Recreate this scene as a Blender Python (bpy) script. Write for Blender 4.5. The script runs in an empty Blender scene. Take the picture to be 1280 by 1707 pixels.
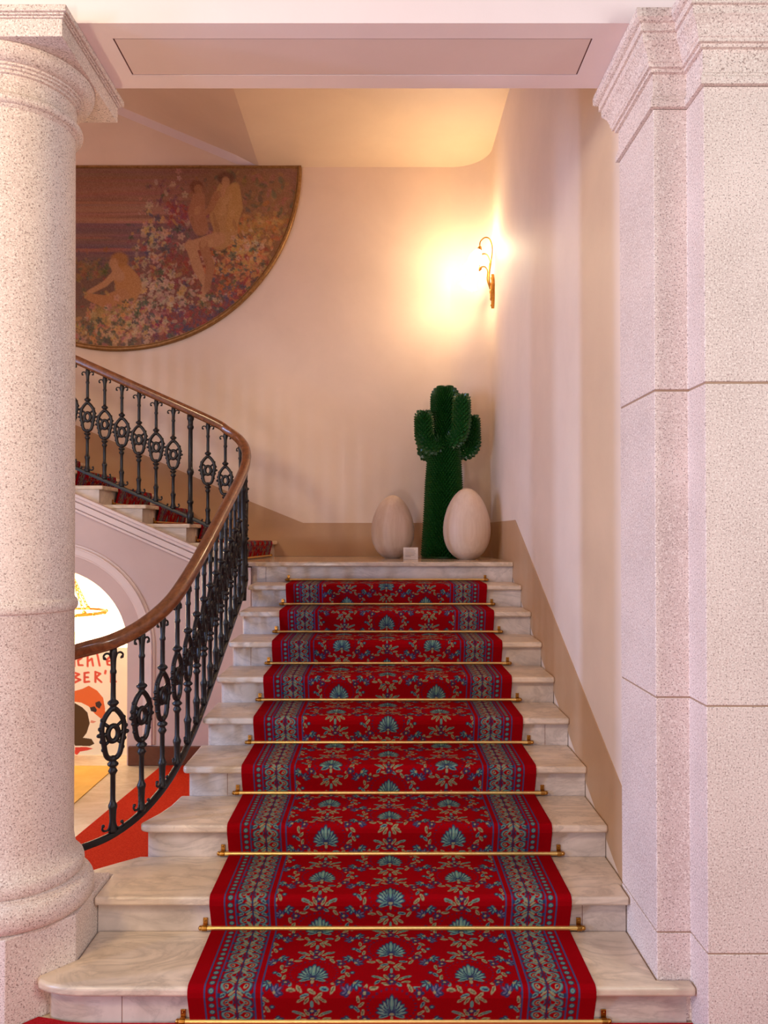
import bpy, bmesh, math, random
import numpy as np
from mathutils import Vector, Matrix
random.seed(7)
rng = np.random.default_rng(11)
SC = bpy.context.scene
COL = SC.collection
PI = math.pi

# ------------------------------------------------------------------ colour / material helpers
def lin(r, g, b):
    o = []
    for c in (r, g, b):
        c = c / 255.0
        o.append(c / 12.92 if c <= 0.04045 else ((c + 0.055) / 1.055) ** 2.4)
    return tuple(o)
def lin4(c): return (*lin(*c), 1.0)
def linarr(a):
    a = np.clip(a / 255.0, 0, 1)
    return np.where(a <= 0.04045, a / 12.92, ((a + 0.055) / 1.055) ** 2.4)

def new_mat(name, rough=0.6, metal=0.0, color=(200, 200, 200), spec=0.5):
    m = bpy.data.materials.new(name); m.use_nodes = True
    b = m.node_tree.nodes['Principled BSDF']
    b.inputs['Base Color'].default_value = lin4(color)
    b.inputs['Roughness'].default_value = rough
    b.inputs['Metallic'].default_value = metal
    b.inputs['Specular IOR Level'].default_value = spec
    return m, m.node_tree.nodes, m.node_tree.links, b

def ramp(N, stops):
    r = N.new('ShaderNodeValToRGB'); e = r.color_ramp.elements
    while len(e) < len(stops): e.new(0.5)
    for k, (p, c) in enumerate(stops):
        e[k].position = p; e[k].color = lin4(c) if len(c) == 3 else c
    return r
def noise(N, L, scale, detail=4, rough=0.55, dist=0.0, vec=None):
    n = N.new('ShaderNodeTexNoise'); n.inputs['Scale'].default_value = scale
    n.inputs['Detail'].default_value = detail; n.inputs['Roughness'].default_value = rough
    n.inputs['Distortion'].default_value = dist
    if vec is not None: L.new(vec, n.inputs['Vector'])
    return n
def coords(N, kind='Object'):
    return N.new('ShaderNodeTexCoord').outputs[kind]
def bump(N, L, b, height, strength=0.2, dist=0.002):
    bp = N.new('ShaderNodeBump'); bp.inputs['Strength'].default_value = strength
    bp.inputs['Distance'].default_value = dist
    L.new(height, bp.inputs['Height']); L.new(bp.outputs['Normal'], b.inputs['Normal'])
def mix(N, L, fac, a, c, mode='MIX'):
    m = N.new('ShaderNodeMix'); m.data_type = 'RGBA'; m.blend_type = mode
    if hasattr(fac, 'is_output'): L.new(fac, m.inputs[0])
    else: m.inputs[0].default_value = fac
    for v, i in ((a, 6), (c, 7)):
        if hasattr(v, 'is_output'): L.new(v, m.inputs[i])
        else: m.inputs[i].default_value = lin4(v)
    return m.outputs[2]

def plaster(name, color, rough=0.55, var=8, coat=0.0):
    m, N, L, b = new_mat(name, rough, 0, color)
    co = coords(N)
    n = noise(N, L, 1.7, 6, .6, .3, co)
    c0 = tuple(max(0, c - var) for c in color); c1 = tuple(min(255, c + var * .6) for c in color)
    r = ramp(N, [(.3, c0), (.7, c1)]); L.new(n.outputs['Fac'], r.inputs[0])
    L.new(r.outputs[0], b.inputs['Base Color'])
    n2 = noise(N, L, 60, 3, .6, 0, co)
    bump(N, L, b, n2.outputs['Fac'], .12, .003)
    b.inputs['Coat Weight'].default_value = coat; b.inputs['Coat Roughness'].default_value = .3
    return m

def granite(name, base=(226, 206, 196), dark=(146, 120, 112), light=(240, 226, 216)):
    m, N, L, b = new_mat(name, .62, 0, base, .35)
    co = coords(N)
    big = noise(N, L, 3.0, 3, .5, 0, co)
    r0 = ramp(N, [(.3, tuple(c - 12 for c in base)), (.7, tuple(min(255, c + 5) for c in base))]); L.new(big.outputs['Fac'], r0.inputs[0])
    v2 = noise(N, L, 140, 3, .6, 0, co)
    r2 = ramp(N, [(.50, (0, 0, 0)), (.62, (255, 255, 255))]); L.new(v2.outputs['Fac'], r2.inputs[0])
    c1 = mix(N, L, r2.outputs[0], r0.outputs[0], light)
    v = noise(N, L, 185, 2, .5, .1, co)
    r1 = ramp(N, [(.55, (0, 0, 0)), (.67, (240, 240, 240))]); L.new(v.outputs['Fac'], r1.inputs[0])
    c2 = mix(N, L, r1.outputs[0], c1, dark)
    L.new(c2, b.inputs['Base Color'])
    bump(N, L, b, v.outputs['Fac'], .12, .001)
    return m

def marble(name, base=(234, 212, 188), vein=(132, 114, 100), rough=.32):
    m, N, L, b = new_mat(name, rough, 0, base, .5)
    co = coords(N)
    mp = N.new('ShaderNodeMapping'); mp.inputs['Scale'].default_value = (1.0, 2.2, 2.6); mp.inputs['Rotation'].default_value = (.2, .3, .6)
    L.new(co, mp.inputs['Vector'])
    n = noise(N, L, 2.4, 8, .62, 1.6, mp.outputs[0])
    r = ramp(N, [(.40, (0, 0, 0)), (.49, (150, 150, 150)), (.51, (200, 200, 200)), (.58, (0, 0, 0))]); L.new(n.outputs['Fac'], r.inputs[0])
    cl = noise(N, L, 5, 5, .6, .5, co)
    rc = ramp(N, [(.3, tuple(c - 26 for c in base)), (.65, base)]); L.new(cl.outputs['Fac'], rc.inputs[0])
    f = N.new('ShaderNodeMath'); f.operation = 'MULTIPLY'; f.inputs[1].default_value = .62; L.new(r.outputs[0], f.inputs[0])
    c = mix(N, L, f.outputs[0], rc.outputs[0], vein)
    dn = noise(N, L, 26, 4, .6, .2, co)
    rd = ramp(N, [(.64, (0, 0, 0)), (.78, (150, 150, 150))]); L.new(dn.outputs['Fac'], rd.inputs[0])
    c = mix(N, L, rd.outputs[0], c, (142, 122, 108))
    L.new(c, b.inputs['Base Color'])
    return m

def attr_mat(name, rough=.8, spec=.2, fuzz=0.0, bscale=400, bstr=.3):
    m, N, L, b = new_mat(name, rough, 0, (128, 128, 128), spec)
    a = N.new('ShaderNodeAttribute'); a.attribute_name = 'Col'
    L.new(a.outputs['Color'], b.inputs['Base Color'])
    n = noise(N, L, bscale, 2, .6, 0, coords(N))
    bump(N, L, b, n.outputs['Fac'], bstr, .002)
    b.inputs['Sheen Weight'].default_value = fuzz
    return m

M = {}
M['plaster'] = plaster('wall_plaster', (232, 208, 188), .5, 6, .15)
M['plaster_gloss'] = plaster('satin_wall_plaster', (230, 208, 190), .6, 6, .0)
M['ceiling'] = plaster('ceiling_plaster', (242, 218, 190), .6, 5)
M['beam'] = plaster('beam_plaster', (242, 223, 222), .55, 4)
M['panel'] = plaster('soffit_panel_plaster', (228, 203, 196), .55, 4)
M['dado'] = plaster('dado_paint', (190, 150, 112), .45, 7)
M['low_wall'] = plaster('under_stair_plaster', (206, 180, 174), .5, 6)
M['moulding'] = plaster('moulding_plaster', (226, 206, 202), .5, 4)
M['alcove'] = plaster('alcove_plaster', (245, 232, 204), .6, 3)
M['granite'] = granite('pink_granite')
M['mortar'] = plaster('joint_mortar', (168, 136, 112), .8, 10)
M['marble'] = marble('tread_marble')
M['marble_riser'] = marble('riser_marble', (216, 198, 184), (136, 120, 112), .38)
M['landing'] = marble('landing_marble', (226, 202, 176), (140, 120, 100), .12)
M['floor'] = marble('floor_marble', (226, 206, 176), (190, 165, 130), .25)
M['carpet'] = attr_mat('patterned_carpet', 1.0, .02, 0, 500, .3)
M['canvas'] = attr_mat('painted_canvas', .6, .25, 0, 300, .25)
M['poster'] = attr_mat('painted_poster', .7, .2, 0, 200, .1)

def simple(name, color, rough=.5, metal=0.0, spec=.5, nscale=20, var=12, bstr=.1):
    m, N, L, b = new_mat(name, rough, metal, color, spec)
    co = coords(N); n = noise(N, L, nscale, 4, .6, .2, co)
    r = ramp(N, [(.3, tuple(max(0, c - var) for c in color)), (.7, tuple(min(255, c + var) for c in color))])
    L.new(n.outputs['Fac'], r.inputs[0]); L.new(r.outputs[0], b.inputs['Base Color'])
    if bstr: bump(N, L, b, n.outputs['Fac'], bstr, .002)
    return m
M['red'] = simple('lamplit_red_carpet', (192, 44, 12), .95, 0, .1, 160, 16, .4)  # same red carpet, with the lamp's orange put into the colour
M['crimson'] = simple('hall_red_carpet', (170, 20, 32), .95, 0, .1, 160, 14, .4)
M['ochre'] = simple('lamplit_floor_ochre', (226, 178, 84), .6, 0, .3, 8, 8, 0)  # warm lamplight on the pale floor, put into the colour
M['brass'] = simple('polished_brass', (250, 206, 122), .38, .85, .5, 30, 6, 0)
M['brass_dark'] = simple('aged_brass', (176, 122, 52), .34, 1, .5, 30, 20, .1)
M['iron'] = simple('black_cast_iron', (15, 11, 13), .42, .1, .55, 60, 6, .25)
M['cactus'] = simple('green_foam', (24, 76, 26), .28, 0, .5, 30, 8, 0)
M['egg'] = None
M['card'] = simple('white_card', (236, 222, 208), .6, 0, .3, 10, 3, 0)
M['ink'] = simple('grey_print', (150, 128, 118), .7, 0, .2, 10, 3, 0)
M['gilt'] = simple('dull_gilt_frame', (150, 108, 58), .45, .35, .5, 40, 18, .3)
M['brownwood'] = simple('dark_wood_baseboard', (100, 52, 28), .4, 0, .5, 10, 10, .1)
M['joint'] = simple('joint_gap', (120, 84, 78), .9, 0, .1, 10, 5, 0)

m, N, L, b = new_mat('oak_handrail', .28, 0, (112, 66, 38), .5)
co = coords(N); mp = N.new('ShaderNodeMapping'); mp.inputs['Scale'].default_value = (14, 3, 14); L.new(co, mp.inputs[0])
n = noise(N, L, 3, 6, .65, .6, mp.outputs[0]); r = ramp(N, [(.3, (92, 50, 26)), (.7, (150, 92, 54))]); L.new(n.outputs['Fac'], r.inputs[0]); L.new(r.outputs[0], b.inputs['Base Color'])
b.inputs['Coat Weight'].default_value = .4; b.inputs['Coat Roughness'].default_value = .15
M['oak'] = m
m, N, L, b = new_mat('pale_wooden_egg', .5, 0, (222, 194, 170), .35)
co = coords(N); mp = N.new('ShaderNodeMapping'); mp.inputs['Scale'].default_value = (26, 26, .8); L.new(co, mp.inputs[0])
n = noise(N, L, 1.6, 4, .6, .2, mp.outputs[0]); r = ramp(N, [(.35, (216, 188, 164)), (.65, (224, 199, 177))]); L.new(n.outputs['Fac'], r.inputs[0]); L.new(r.outputs[0], b.inputs['Base Color'])
M['egg'] = m
def glow(name, color, strength):
    m, N, L, b = new_mat(name, .3, 0, (255, 250, 240))
    n = noise(N, L, 8, 2, .5, 0, coords(N)); r = ramp(N, [(.3, color), (.7, (255, 246, 226))]); L.new(n.outputs['Fac'], r.inputs[0])
    L.new(r.outputs[0], b.inputs['Emission Color']); b.inputs['Emission Strength'].default_value = strength
    return m
M['shade'] = glow('lit_frosted_glass', (255, 228, 186), 8)
M['bowl'] = glow('lit_glass_bowl', (255, 236, 196), 7)

# ------------------------------------------------------------------ object helpers
def tag(o, label=None, cat=None, group=None, kind=None):
    if label: o['label'] = label
    if cat: o['category'] = cat
    if group: o['group'] = group
    if kind: o['kind'] = kind
    return o
def link(name, me, mat, parent=None):
    o = bpy.data.objects.new(name, me); COL.objects.link(o)
    if mat is not None and not me.materials: me.materials.append(mat)
    if parent is not None: o.parent = parent
    return o
def obj(name, bm, mat, parent=None, smooth=False, bevel=0, seg=3, angle=40):
    bmesh.ops.recalc_face_normals(bm, faces=bm.faces)
    me = bpy.data.meshes.new(name); bm.to_mesh(me); bm.free()
    if smooth: me.shade_smooth()
    o = link(name, me, mat, parent)
    if bevel:
        md = o.modifiers.new('edge', 'BEVEL'); md.width = bevel; md.segments = seg
        md.limit_method = 'ANGLE'; md.angle_limit = math.radians(angle)
    if smooth == 'auto':
        me.shade_smooth()
        me.set_sharp_from_angle(angle=math.radians(angle))
    return o
def empty(name, loc, label, cat, group=None, rz=0):
    o = bpy.data.objects.new(name, None); COL.objects.link(o); o.location = loc; o.rotation_euler = (0, 0, rz)
    o.empty_display_size = .1
    return tag(o, label, cat, group)
def BM(): return bmesh.new()
def box(bm, x0, x1, y0, y1, z0, z1):
    v = [bm.verts.new((x, y, z)) for z in (z0, z1) for y in (y0, y1) for x in (x0, x1)]
    for f in ((0, 2, 3, 1), (4, 5, 7, 6), (0, 1, 5, 4), (2, 6, 7, 3), (0, 4, 6, 2), (1, 3, 7, 5)):
        bm.faces.new([v[i] for i in f])
    return bm
def prism(bm, pts, a0, a1, axis='z'):
    def P(p, a):
        if axis == 'z': return (p[0], p[1], a)
        if axis == 'y': return (p[0], a, p[1])
        return (a, p[0], p[1])
    lo = [bm.verts.new(P(p, a0)) for p in pts]; hi = [bm.verts.new(P(p, a1)) for p in pts]
    bm.faces.new(lo[::-1]); bm.faces.new(hi)
    for i in range(len(pts)):
        j = (i + 1) % len(pts); bm.faces.new((lo[i], lo[j], hi[j], hi[i]))
    return bm
def lathe(bm, prof, seg=48, c=(0, 0, 0)):
    rings = []
    for r, z in prof:
        rings.append([bm.verts.new((c[0] + r * math.cos(2 * PI * k / seg), c[1] + r * math.sin(2 * PI * k / seg), c[2] + z)) for k in range(seg)])
    for a, b_ in zip(rings, rings[1:]):
        for k in range(seg): bm.faces.new((a[k], a[(k + 1) % seg], b_[(k + 1) % seg], b_[k]))
    bm.faces.new(rings[0][::-1]); bm.faces.new(rings[-1])
    return bm
def catmull(pts, n=8):
    P = [Vector(p) for p in pts]; P = [2 * P[0] - P[1]] + P + [2 * P[-1] - P[-2]]; out = []
    for i in range(1, len(P) - 2):
        for k in range(n):
            t = k / n; a, b_, c, d = P[i - 1], P[i], P[i + 1], P[i + 2]
            out.append(.5 * ((2 * b_) + (-a + c) * t + (2 * a - 5 * b_ + 4 * c - d) * t * t + (-a + 3 * b_ - 3 * c + d) * t ** 3))
    out.append(P[-2]); return out
def sweep(bm, path, prof, closed=False, up=Vector((0, 0, 1)), cap=True):
    """prof: (side, up) points swept along a path, kept upright."""
    n = len(path); rings = []
    for i, p in enumerate(path):
        p = Vector(p)
        if closed: t = Vector(path[(i + 1) % n]) - Vector(path[i - 1])
        else: t = Vector(path[min(i + 1, n - 1)]) - Vector(path[max(i - 1, 0)])
        t.normalize(); s = t.cross(up)
        if s.length < 1e-4: s = Vector((1, 0, 0))
        s.normalize(); u = s.cross(t)
        rings.append([bm.verts.new(p + s * a + u * b_) for a, b_ in prof])
    m_ = len(prof)
    for i in range(n if closed else n - 1):
        A, B = rings[i], rings[(i + 1) % n]
        for k in range(m_): bm.faces.new((A[k], A[(k + 1) % m_], B[(k + 1) % m_], B[k]))
    if not closed and cap: bm.faces.new(rings[0][::-1]); bm.faces.new(rings[-1])
    return bm
def circ(r, n=8, sx=1, sy=1): return [(r * sx * math.cos(2 * PI * k / n), r * sy * math.sin(2 * PI * k / n)) for k in range(n)]
def tube(bm, path, r, n=8, closed=False, up=Vector((0, 1, 0))):
    return sweep(bm, path, circ(r, n), closed, up)
def ball(bm, c, r, sx=1, sy=1, sz=1, u=10, v=7):
    mt = Matrix.Translation(c) @ Matrix.Diagonal((r * sx, r * sy, r * sz, 1))
    bmesh.ops.create_uvsphere(bm, u_segments=u, v_segments=v, radius=1, matrix=mt); return bm
def grid_mesh(name, P, Cc, mat, parent=None, mask=None, smooth=True):
    """P (rows, cols, 3) positions, Cc (rows, cols, 3) sRGB colours -> one quad mesh with a colour attribute."""
    R_, C_ = P.shape[:2]
    idx = np.arange(R_ * C_).reshape(R_, C_)
    q = np.stack([idx[:-1, :-1], idx[:-1, 1:], idx[1:, 1:], idx[1:, :-1]], -1).reshape(-1, 4)
    if mask is not None: q = q[mask.reshape(-1)]
    used = np.unique(q); remap = np.full(R_ * C_, -1); remap[used] = np.arange(len(used)); q = remap[q]
    me = bpy.data.meshes.new(name)
    me.vertices.add(len(used)); me.vertices.foreach_set('co', P.reshape(-1, 3)[used].astype(np.float32).ravel())
    me.loops.add(q.size); me.loops.foreach_set('vertex_index', q.astype(np.int32).ravel())
    me.polygons.add(len(q)); me.polygons.foreach_set('loop_start', np.arange(0, q.size, 4, dtype=np.int32))
    me.update(calc_edges=True)
    if smooth: me.shade_smooth()
    ca = me.color_attributes.new('Col', 'FLOAT_COLOR', 'POINT')
    c4 = np.ones((len(used), 4), np.float32); c4[:, :3] = linarr(Cc.reshape(-1, 3)[used])
    ca.data.foreach_set('color', c4.ravel())
    return link(name, me, mat, parent)
def struct(name, bm, mat, label=None, cat=None, **k):
    o = obj(name, bm, mat, **k); o['kind'] = 'structure'
    return tag(o, label, cat)

# ------------------------------------------------------------------ stair dimensions
F = 1280.0; HC = 1.69
R1 = .150; ZF = -.018; T1 = .3371; Y0 = 2.700
def yr(k): return Y0 + T1 * k              # face of riser k+1
NS = .045                                   # nosing
XL, XR = -.930, .981
ZL = ZF + 10 * R1                                # landing level
YW = 7.10                                   # back wall
XW = .985                                   # right wall
YA = 5.69                                   # wall under the upper flight
CX, CY = -1.38, 2.91                        # column axis
ZB = 3.507                                  # beam soffit

# ------------------------------------------------------------------ setting: floors, walls, ceilings
struct('floor', box(BM(), -4.8, 3.2, -4.0, 7.4, -.1, ZF), M['floor'], 'pale stone floor left of the staircase', 'floor')
o = obj('hall_carpet', prism(BM(), [(-1.9, -2.5), (1.9, -2.5), (1.9, 2.565), (1.082, 2.565), (1.082, 2.688), (-1.03, 2.688), (-1.10, 2.695), (-1.155, 2.712), (-1.205, 2.722), (-1.29, 2.638), (-1.9, 2.638)], ZF + .0005, ZF + .010), M['crimson']); tag(o, 'plain red hall carpet in front of the bottom step', 'carpet')
o = obj('floor_runner', prism(BM(), [(-1.80, 3.2), (-.975, 3.2), (-.975, 5.66), (-1.61, 5.66)], ZF + .0005, ZF + .009), M['red'])
tag(o, 'plain red floor runner, tinted orange with lamplight, behind the iron railing left of the stairs', 'carpet')
o = obj('lamplit_floor_patch', box(BM(), -4.2, -1.94, 3.6, 5.66, ZF + .0005, ZF + .006), M['ochre']); tag(o, 'yellow lamplit patch of floor in front of the low archway', 'floor patch')  # flat patch standing for warm lamplight on the stone floor

# right wall with a rounded corner
RC = .34
arc = [(XW - RC + RC * math.cos(t), YW - RC + RC * math.sin(t)) for t in np.linspace(0, PI / 2, 17)]
wp = [(XW, 3.1)] + arc
outer = [(XW - RC, YW + .2), (XW + .2, YW + .2), (XW + .2, 3.1)]
struct('wall_right', prism(BM(), wp + outer, ZF, 5.4), M['plaster_gloss'], 'tall cream plaster wall along the right of the stairs', 'wall', smooth='auto', angle=25)
struct('wall_back', box(BM(), -4.8, XW - RC, YW, YW + .2, ZF, 7.0), M['plaster'], 'cream plaster wall behind the landing', 'wall')
struct('wall_left', box(BM(), -5.0, -4.8, 3.11, 7.3, ZF, 7.0), M['plaster'], 'plaster wall at the far left of the stairwell', 'wall')
# ceiling: flat part and rising part over the upper flight
zc = 5.10
cs = BM(); prism(cs, [(-1.13, zc), (XW + .2, zc), (XW + .2, zc + .15), (-1.10, zc + .15), (-4.8, zc + .15 + 3.67 * .42), (-4.8, zc + 3.67 * .42)], 3.10, YW, 'y')
struct('ceiling', cs, M['ceiling'], 'plaster ceiling over the landing, rising above the upper flight', 'ceiling')
# thin cornice under the rising ceiling on the back wall
cn = BM(); dz = 3.66 * .42
a_ = [cn.verts.new(p) for p in ((-1.14, YW - .001, zc + .002), (-1.14, YW - .001, zc + .010), (-1.14, YW - .012, zc + .010))]
m_ = [cn.verts.new(p) for p in ((-1.34, YW - .001, zc + .084 - .055), (-1.34, YW - .001, zc + .084 + .012), (-1.34, YW - .06, zc + .084 + .012))]
b_ = [cn.verts.new((-4.78, v.co.y, v.co.z + 3.44 * .42)) for v in m_]
cn.faces.new(a_); cn.faces.new(b_[::-1])
for k in range(3):
    cn.faces.new((a_[k], a_[(k + 1) % 3], m_[(k + 1) % 3], m_[k])); cn.faces.new((m_[k], m_[(k + 1) % 3], b_[(k + 1) % 3], b_[k]))
struct('trim_1', cn, M['moulding'], 'plaster fillet under the sloping ceiling', 'trim')
# dado paint
db = BM(); sl = .4375
prism(db, [(XW - RC, ZL + .002), (XW - RC, ZL + .31), (-.72, ZL + .31), (-1.19, ZL + .50), (-4.6, ZL + .50 + 3.41 * sl), (-4.6, ZL + 3.0 * sl), (-1.3, ZL + .002)], YW - .004, YW - .0005, 'y')
struct('baseboard_back', db, M['dado'], 'taupe painted dado behind the landing and upper flight', 'dado')
def nl(Y): return ZF + R1 + (Y - (Y0 - NS)) * R1 / T1            # line through the nosings
dr = BM(); yk = 5.62
zt = ZL + .31
low = [(3.105, .2), (yk + .2, 1.35), (YW - RC, ZL + .002)]
prism(dr, [(3.105, nl(3.105) + .305), (3.105, .25), (yk + .1, ZL - .12), (YW - RC, ZL + .002), (YW - RC, zt), (yk, zt)], XW - .004, XW - .0005, 'x')
cv = [(XW - RC + (RC - .004) * math.cos(t), YW - RC + (RC - .004) * math.sin(t)) for t in np.linspace(0, PI / 2, 17)]
cv2 = [(XW - RC + (RC - .0005) * math.cos(t), YW - RC + (RC - .0005) * math.sin(t)) for t in np.linspace(0, PI / 2, 17)]
prism(dr, cv + cv2[::-1], ZL + .002, zt)
struct('baseboard_right', dr, M['dado'], 'taupe painted dado stepping down the right wall', 'dado', smooth='auto', angle=30)

# wall under the upper flight with its arch
ACX, ACZ, AR = -2.454, .854, .578
def zu(X): return 1.45 + max(0, (-1.25 - X)) * .44
arch = [(ACX + AR * math.cos(t), ACZ + AR * math.sin(t)) for t in np.linspace(0, PI, 33)]
wl = [(-.965, ZF), (-.965, 1.44), (-1.25, 1.45), (-4.8, zu(-4.8)), (-4.8, ZF), (ACX - AR, ZF)] + arch[::-1] + [(ACX + AR, ZF)]
struct('wall_under_stairs', prism(BM(), wl, YA, YA + .16, 'y'), M['low_wall'], 'pinkish wall with a low archway under the upper flight', 'wall')
def arch_band(r0, r1, y0, y1, bm):
    t = np.linspace(0, PI, 41)
    i = [(ACX + r0, .135)] + [(ACX + r0 * math.cos(a), ACZ + r0 * math.sin(a)) for a in t] + [(ACX - r0, .135)]
    e = [(ACX + r1, .135)] + [(ACX + r1 * math.cos(a), ACZ + r1 * math.sin(a)) for a in t] + [(ACX - r1, .135)]
    prism(bm, i + e[::-1], y0, y1, 'y'); return bm
ab = BM(); arch_band(.695, .785, YA - .012, YA, ab); arch_band(.710, .768, YA - .028, YA - .012, ab); arch_band(.755, .768, YA - .036, YA - .028, ab)
struct('trim_2', ab, M['moulding'], 'raised plaster moulding around the low archway', 'trim', bevel=.004)
struct('baseboard_under_stairs', box(BM(), ACX + AR + .012, -.975, YA - .018, YA, ZF, .125), M['brownwood'], 'dark wooden baseboard right of the low archway', 'baseboard', bevel=.006)
# moulded string below the upper flight
st = BM()
p0, p1 = Vector((-1.27, YA, 1.545)), Vector((-4.7, YA, 1.545 + 3.43 * .4405))
for (za, zb, d) in ((-.115, -.096, .030), (-.096, -.088, .018), (-.088, -.046, .046), (-.046, -.036, .030), (-.036, -.010, .062), (-.010, .012, .085)):
    sweep(st, [p0, p1], [(-d, za), (0.0, za), (0.0, zb), (-d, zb)])
    # (side axis points away from the camera along this path)
struct('trim_3', st, M['moulding'], 'stepped plaster moulding below the ends of the upper steps', 'trim', bevel=.004)
# slab under the upper flight and side of the alcove
struct('ceiling_alcove', prism(BM(), [(-1.0, 1.40), (-1.3, 1.40), (-4.75, 2.86), (-4.75, 2.92), (-1.28, 1.45), (-1.0, 1.45)], YA + .16, YW, 'y'), M['alcove'], 'cream ceiling inside the low archway', 'ceiling')
struct('wall_alcove', box(BM(), -1.06, -.97, YA + .16, YW, ZF, 1.40), M['alcove'], 'cream side wall inside the low archway', 'wall')

# beam with recessed panel line
bb = BM(); bx0, bx1 = -4.8, 3.2
px0, px1, py0, py1 = -.985, .777, 2.795, 3.02
zf = ZB + .012
box(bb, bx0, bx1, 2.71, 3.11, zf, 5.1)
box(bb, bx0, bx1, 2.71, py0, ZB, zf); box(bb, bx0, bx1, py1, 3.11, ZB, zf)
box(bb, bx0, px0, py0, py1, ZB, zf); box(bb, px1, bx1, py0, py1, ZB, zf)
be = struct('beam', bb, M['beam'], 'pale pink plastered beam spanning from column to pier', 'beam')
obj('panel', box(BM(), px0 + .006, px1 - .006, py0 + .005, py1 - .005, ZB + .0008, zf), M['panel'], be)
obj('joint_line', box(BM(), px0, px1, py0, py1, ZB + .004, zf - .0005), M['joint'], be)

# ------------------------------------------------------------------ granite column (left) and pier (right)
col = empty('column', (CX, CY, 0), 'round speckled granite column at the left of the staircase', 'column'); col['kind'] = 'structure'
def loc(bm):  # shift a mesh built in world space into the column's own space
    bmesh.ops.translate(bm, verts=bm.verts, vec=(-CX, -CY, 0)); return bm
w = .265; ax, ay = .17, .179
pl = [(-w, ay - w), (-w, w - ay), (-w + ax, w), (w, w), (w, ay - w), (w - ax, -w), (ax - w, -w)]
obj('plinth', prism(BM(), pl, ZF, .298), M['granite'], col, bevel=.004)
def torus_prof(r, z0, z1, out, n=8): return [(r + out * math.sin(PI * k / n), z0 + (z1 - z0) * (1 - math.cos(PI * k / n)) / 2) for k in range(n + 1)]
bp_ = [(.262, .298)] + torus_prof(.252, .300, .400, .030, 10) + [(.252, .404), (.236, .408)] + torus_prof(.232, .412, .470, .014, 8) + [(.228, .476), (.217, .492), (.211, .512), (.2075, .54)]
obj('base', lathe(BM(), bp_, 72), M['granite'], col, smooth='auto', angle=35)
rs = .2065
shp = [(rs, .54), (rs, 1.398)] + [(rs + .001, 1.40)] + torus_prof(rs + .002, 1.402, 1.445, .010, 6) + [(rs + .001, 1.447), (rs - .001, 1.455)]
for k in range(1, 9): shp.append((rs - .001 - .0045 * (k / 8) ** 1.5, 1.455 + (3.21 - 1.455) * k / 8))
obj('shaft', lathe(BM(), shp, 72), M['granite'], col, smooth='auto', angle=35)
rt = .201
cp = [(rt, 3.21), (rt + .008, 3.216)] + torus_prof(rt + .010, 3.22, 3.258, .018, 8) + [(rt + .006, 3.262), (rt + .004, 3.268), (rt + .004, 3.325), (rt + .014, 3.327), (rt + .014, 3.336), (rt + .022, 3.338), (rt + .022, 3.346), (rt + .030, 3.348), (rt + .030, 3.354)]
for k in range(9): a = PI / 2 * k / 8; cp.append((rt + .030 + .040 * math.sin(a), 3.356 + .044 * (1 - math.cos(a)) + .006 * k / 8))
cp.append((rt + .066, 3.408))
obj('capital', lathe(BM(), cp, 72), M['granite'], col, smooth='auto', angle=35)
abq = BM()
for h, z0, z1 in ((.280, 3.408, 3.470), (.286, 3.4705, 3.477), (.292, 3.4775, 3.484), (.300, 3.4845, 3.5065)): box(abq, -h, h, -h, h, z0, z1)
obj('abacus', abq, M['granite'], col, bevel=.004)

PX0, PX1, PY0, PY1 = .967, 1.086, 2.71, 2.57
pier = empty('pier', (PX1, PY1, 0), 'stepped square granite pier at the right of the staircase', 'pier'); pier['kind'] = 'structure'
def pier_poly(d): return [(PX0 + d, 3.098), (PX0 + d, PY0 + d), (PX1 + d, PY0 + d), (PX1 + d, PY1 + d), (3.0, PY1 + d), (3.0, 3.098)]
def pl_(bm):
    bmesh.ops.translate(bm, verts=bm.verts, vec=(-PX1, -PY1, 0)); return bm
obj('mortar', pl_(prism(BM(), pier_poly(.0035), ZF + .01, 3.19)), M['mortar'], pier)
for z0, z1 in ((ZF + .001, .290), (.295, 1.112), (1.117, 2.194), (2.201, 3.198)):
    obj('block', pl_(prism(BM(), pier_poly(0), z0, z1)), M['granite'], pier, bevel=.003)
prof = [(0, 3.2), (.012, 3.202), (.012, 3.226), (.007, 3.232), (.007, 3.24), (.002, 3.246), (.002, 3.322), (.014, 3.324), (.014, 3.335), (.024, 3.337), (.024, 3.349), (.028, 3.352),
        (.031, 3.368), (.038, 3.388), (.050, 3.404), (.056, 3.410), (.056, 3.436), (.065, 3.438), (.065, 3.464), (.074, 3.467), (.084, 3.476), (.084, 3.506)]
def off_path(d): return [(1.6, 3.098 + d), (PX0 - d, 3.098 + d), (PX0 - d, PY0 - d), (PX1 - d, PY0 - d), (PX1 - d, PY1 - d), (3.0, PY1 - d)]
cpb = BM(); rows = [[cpb.verts.new((x, y, z)) for x, y in off_path(d)] for d, z in prof]
for a, b_ in zip(rows, rows[1:]):
    for k in range(5): cpb.faces.new((a[k], a[k + 1], b_[k + 1], b_[k]))
cpb.faces.new(rows[-1]); cpb.faces.new(rows[0][::-1])
obj('capital', pl_(cpb), M['granite'], pier)

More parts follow.
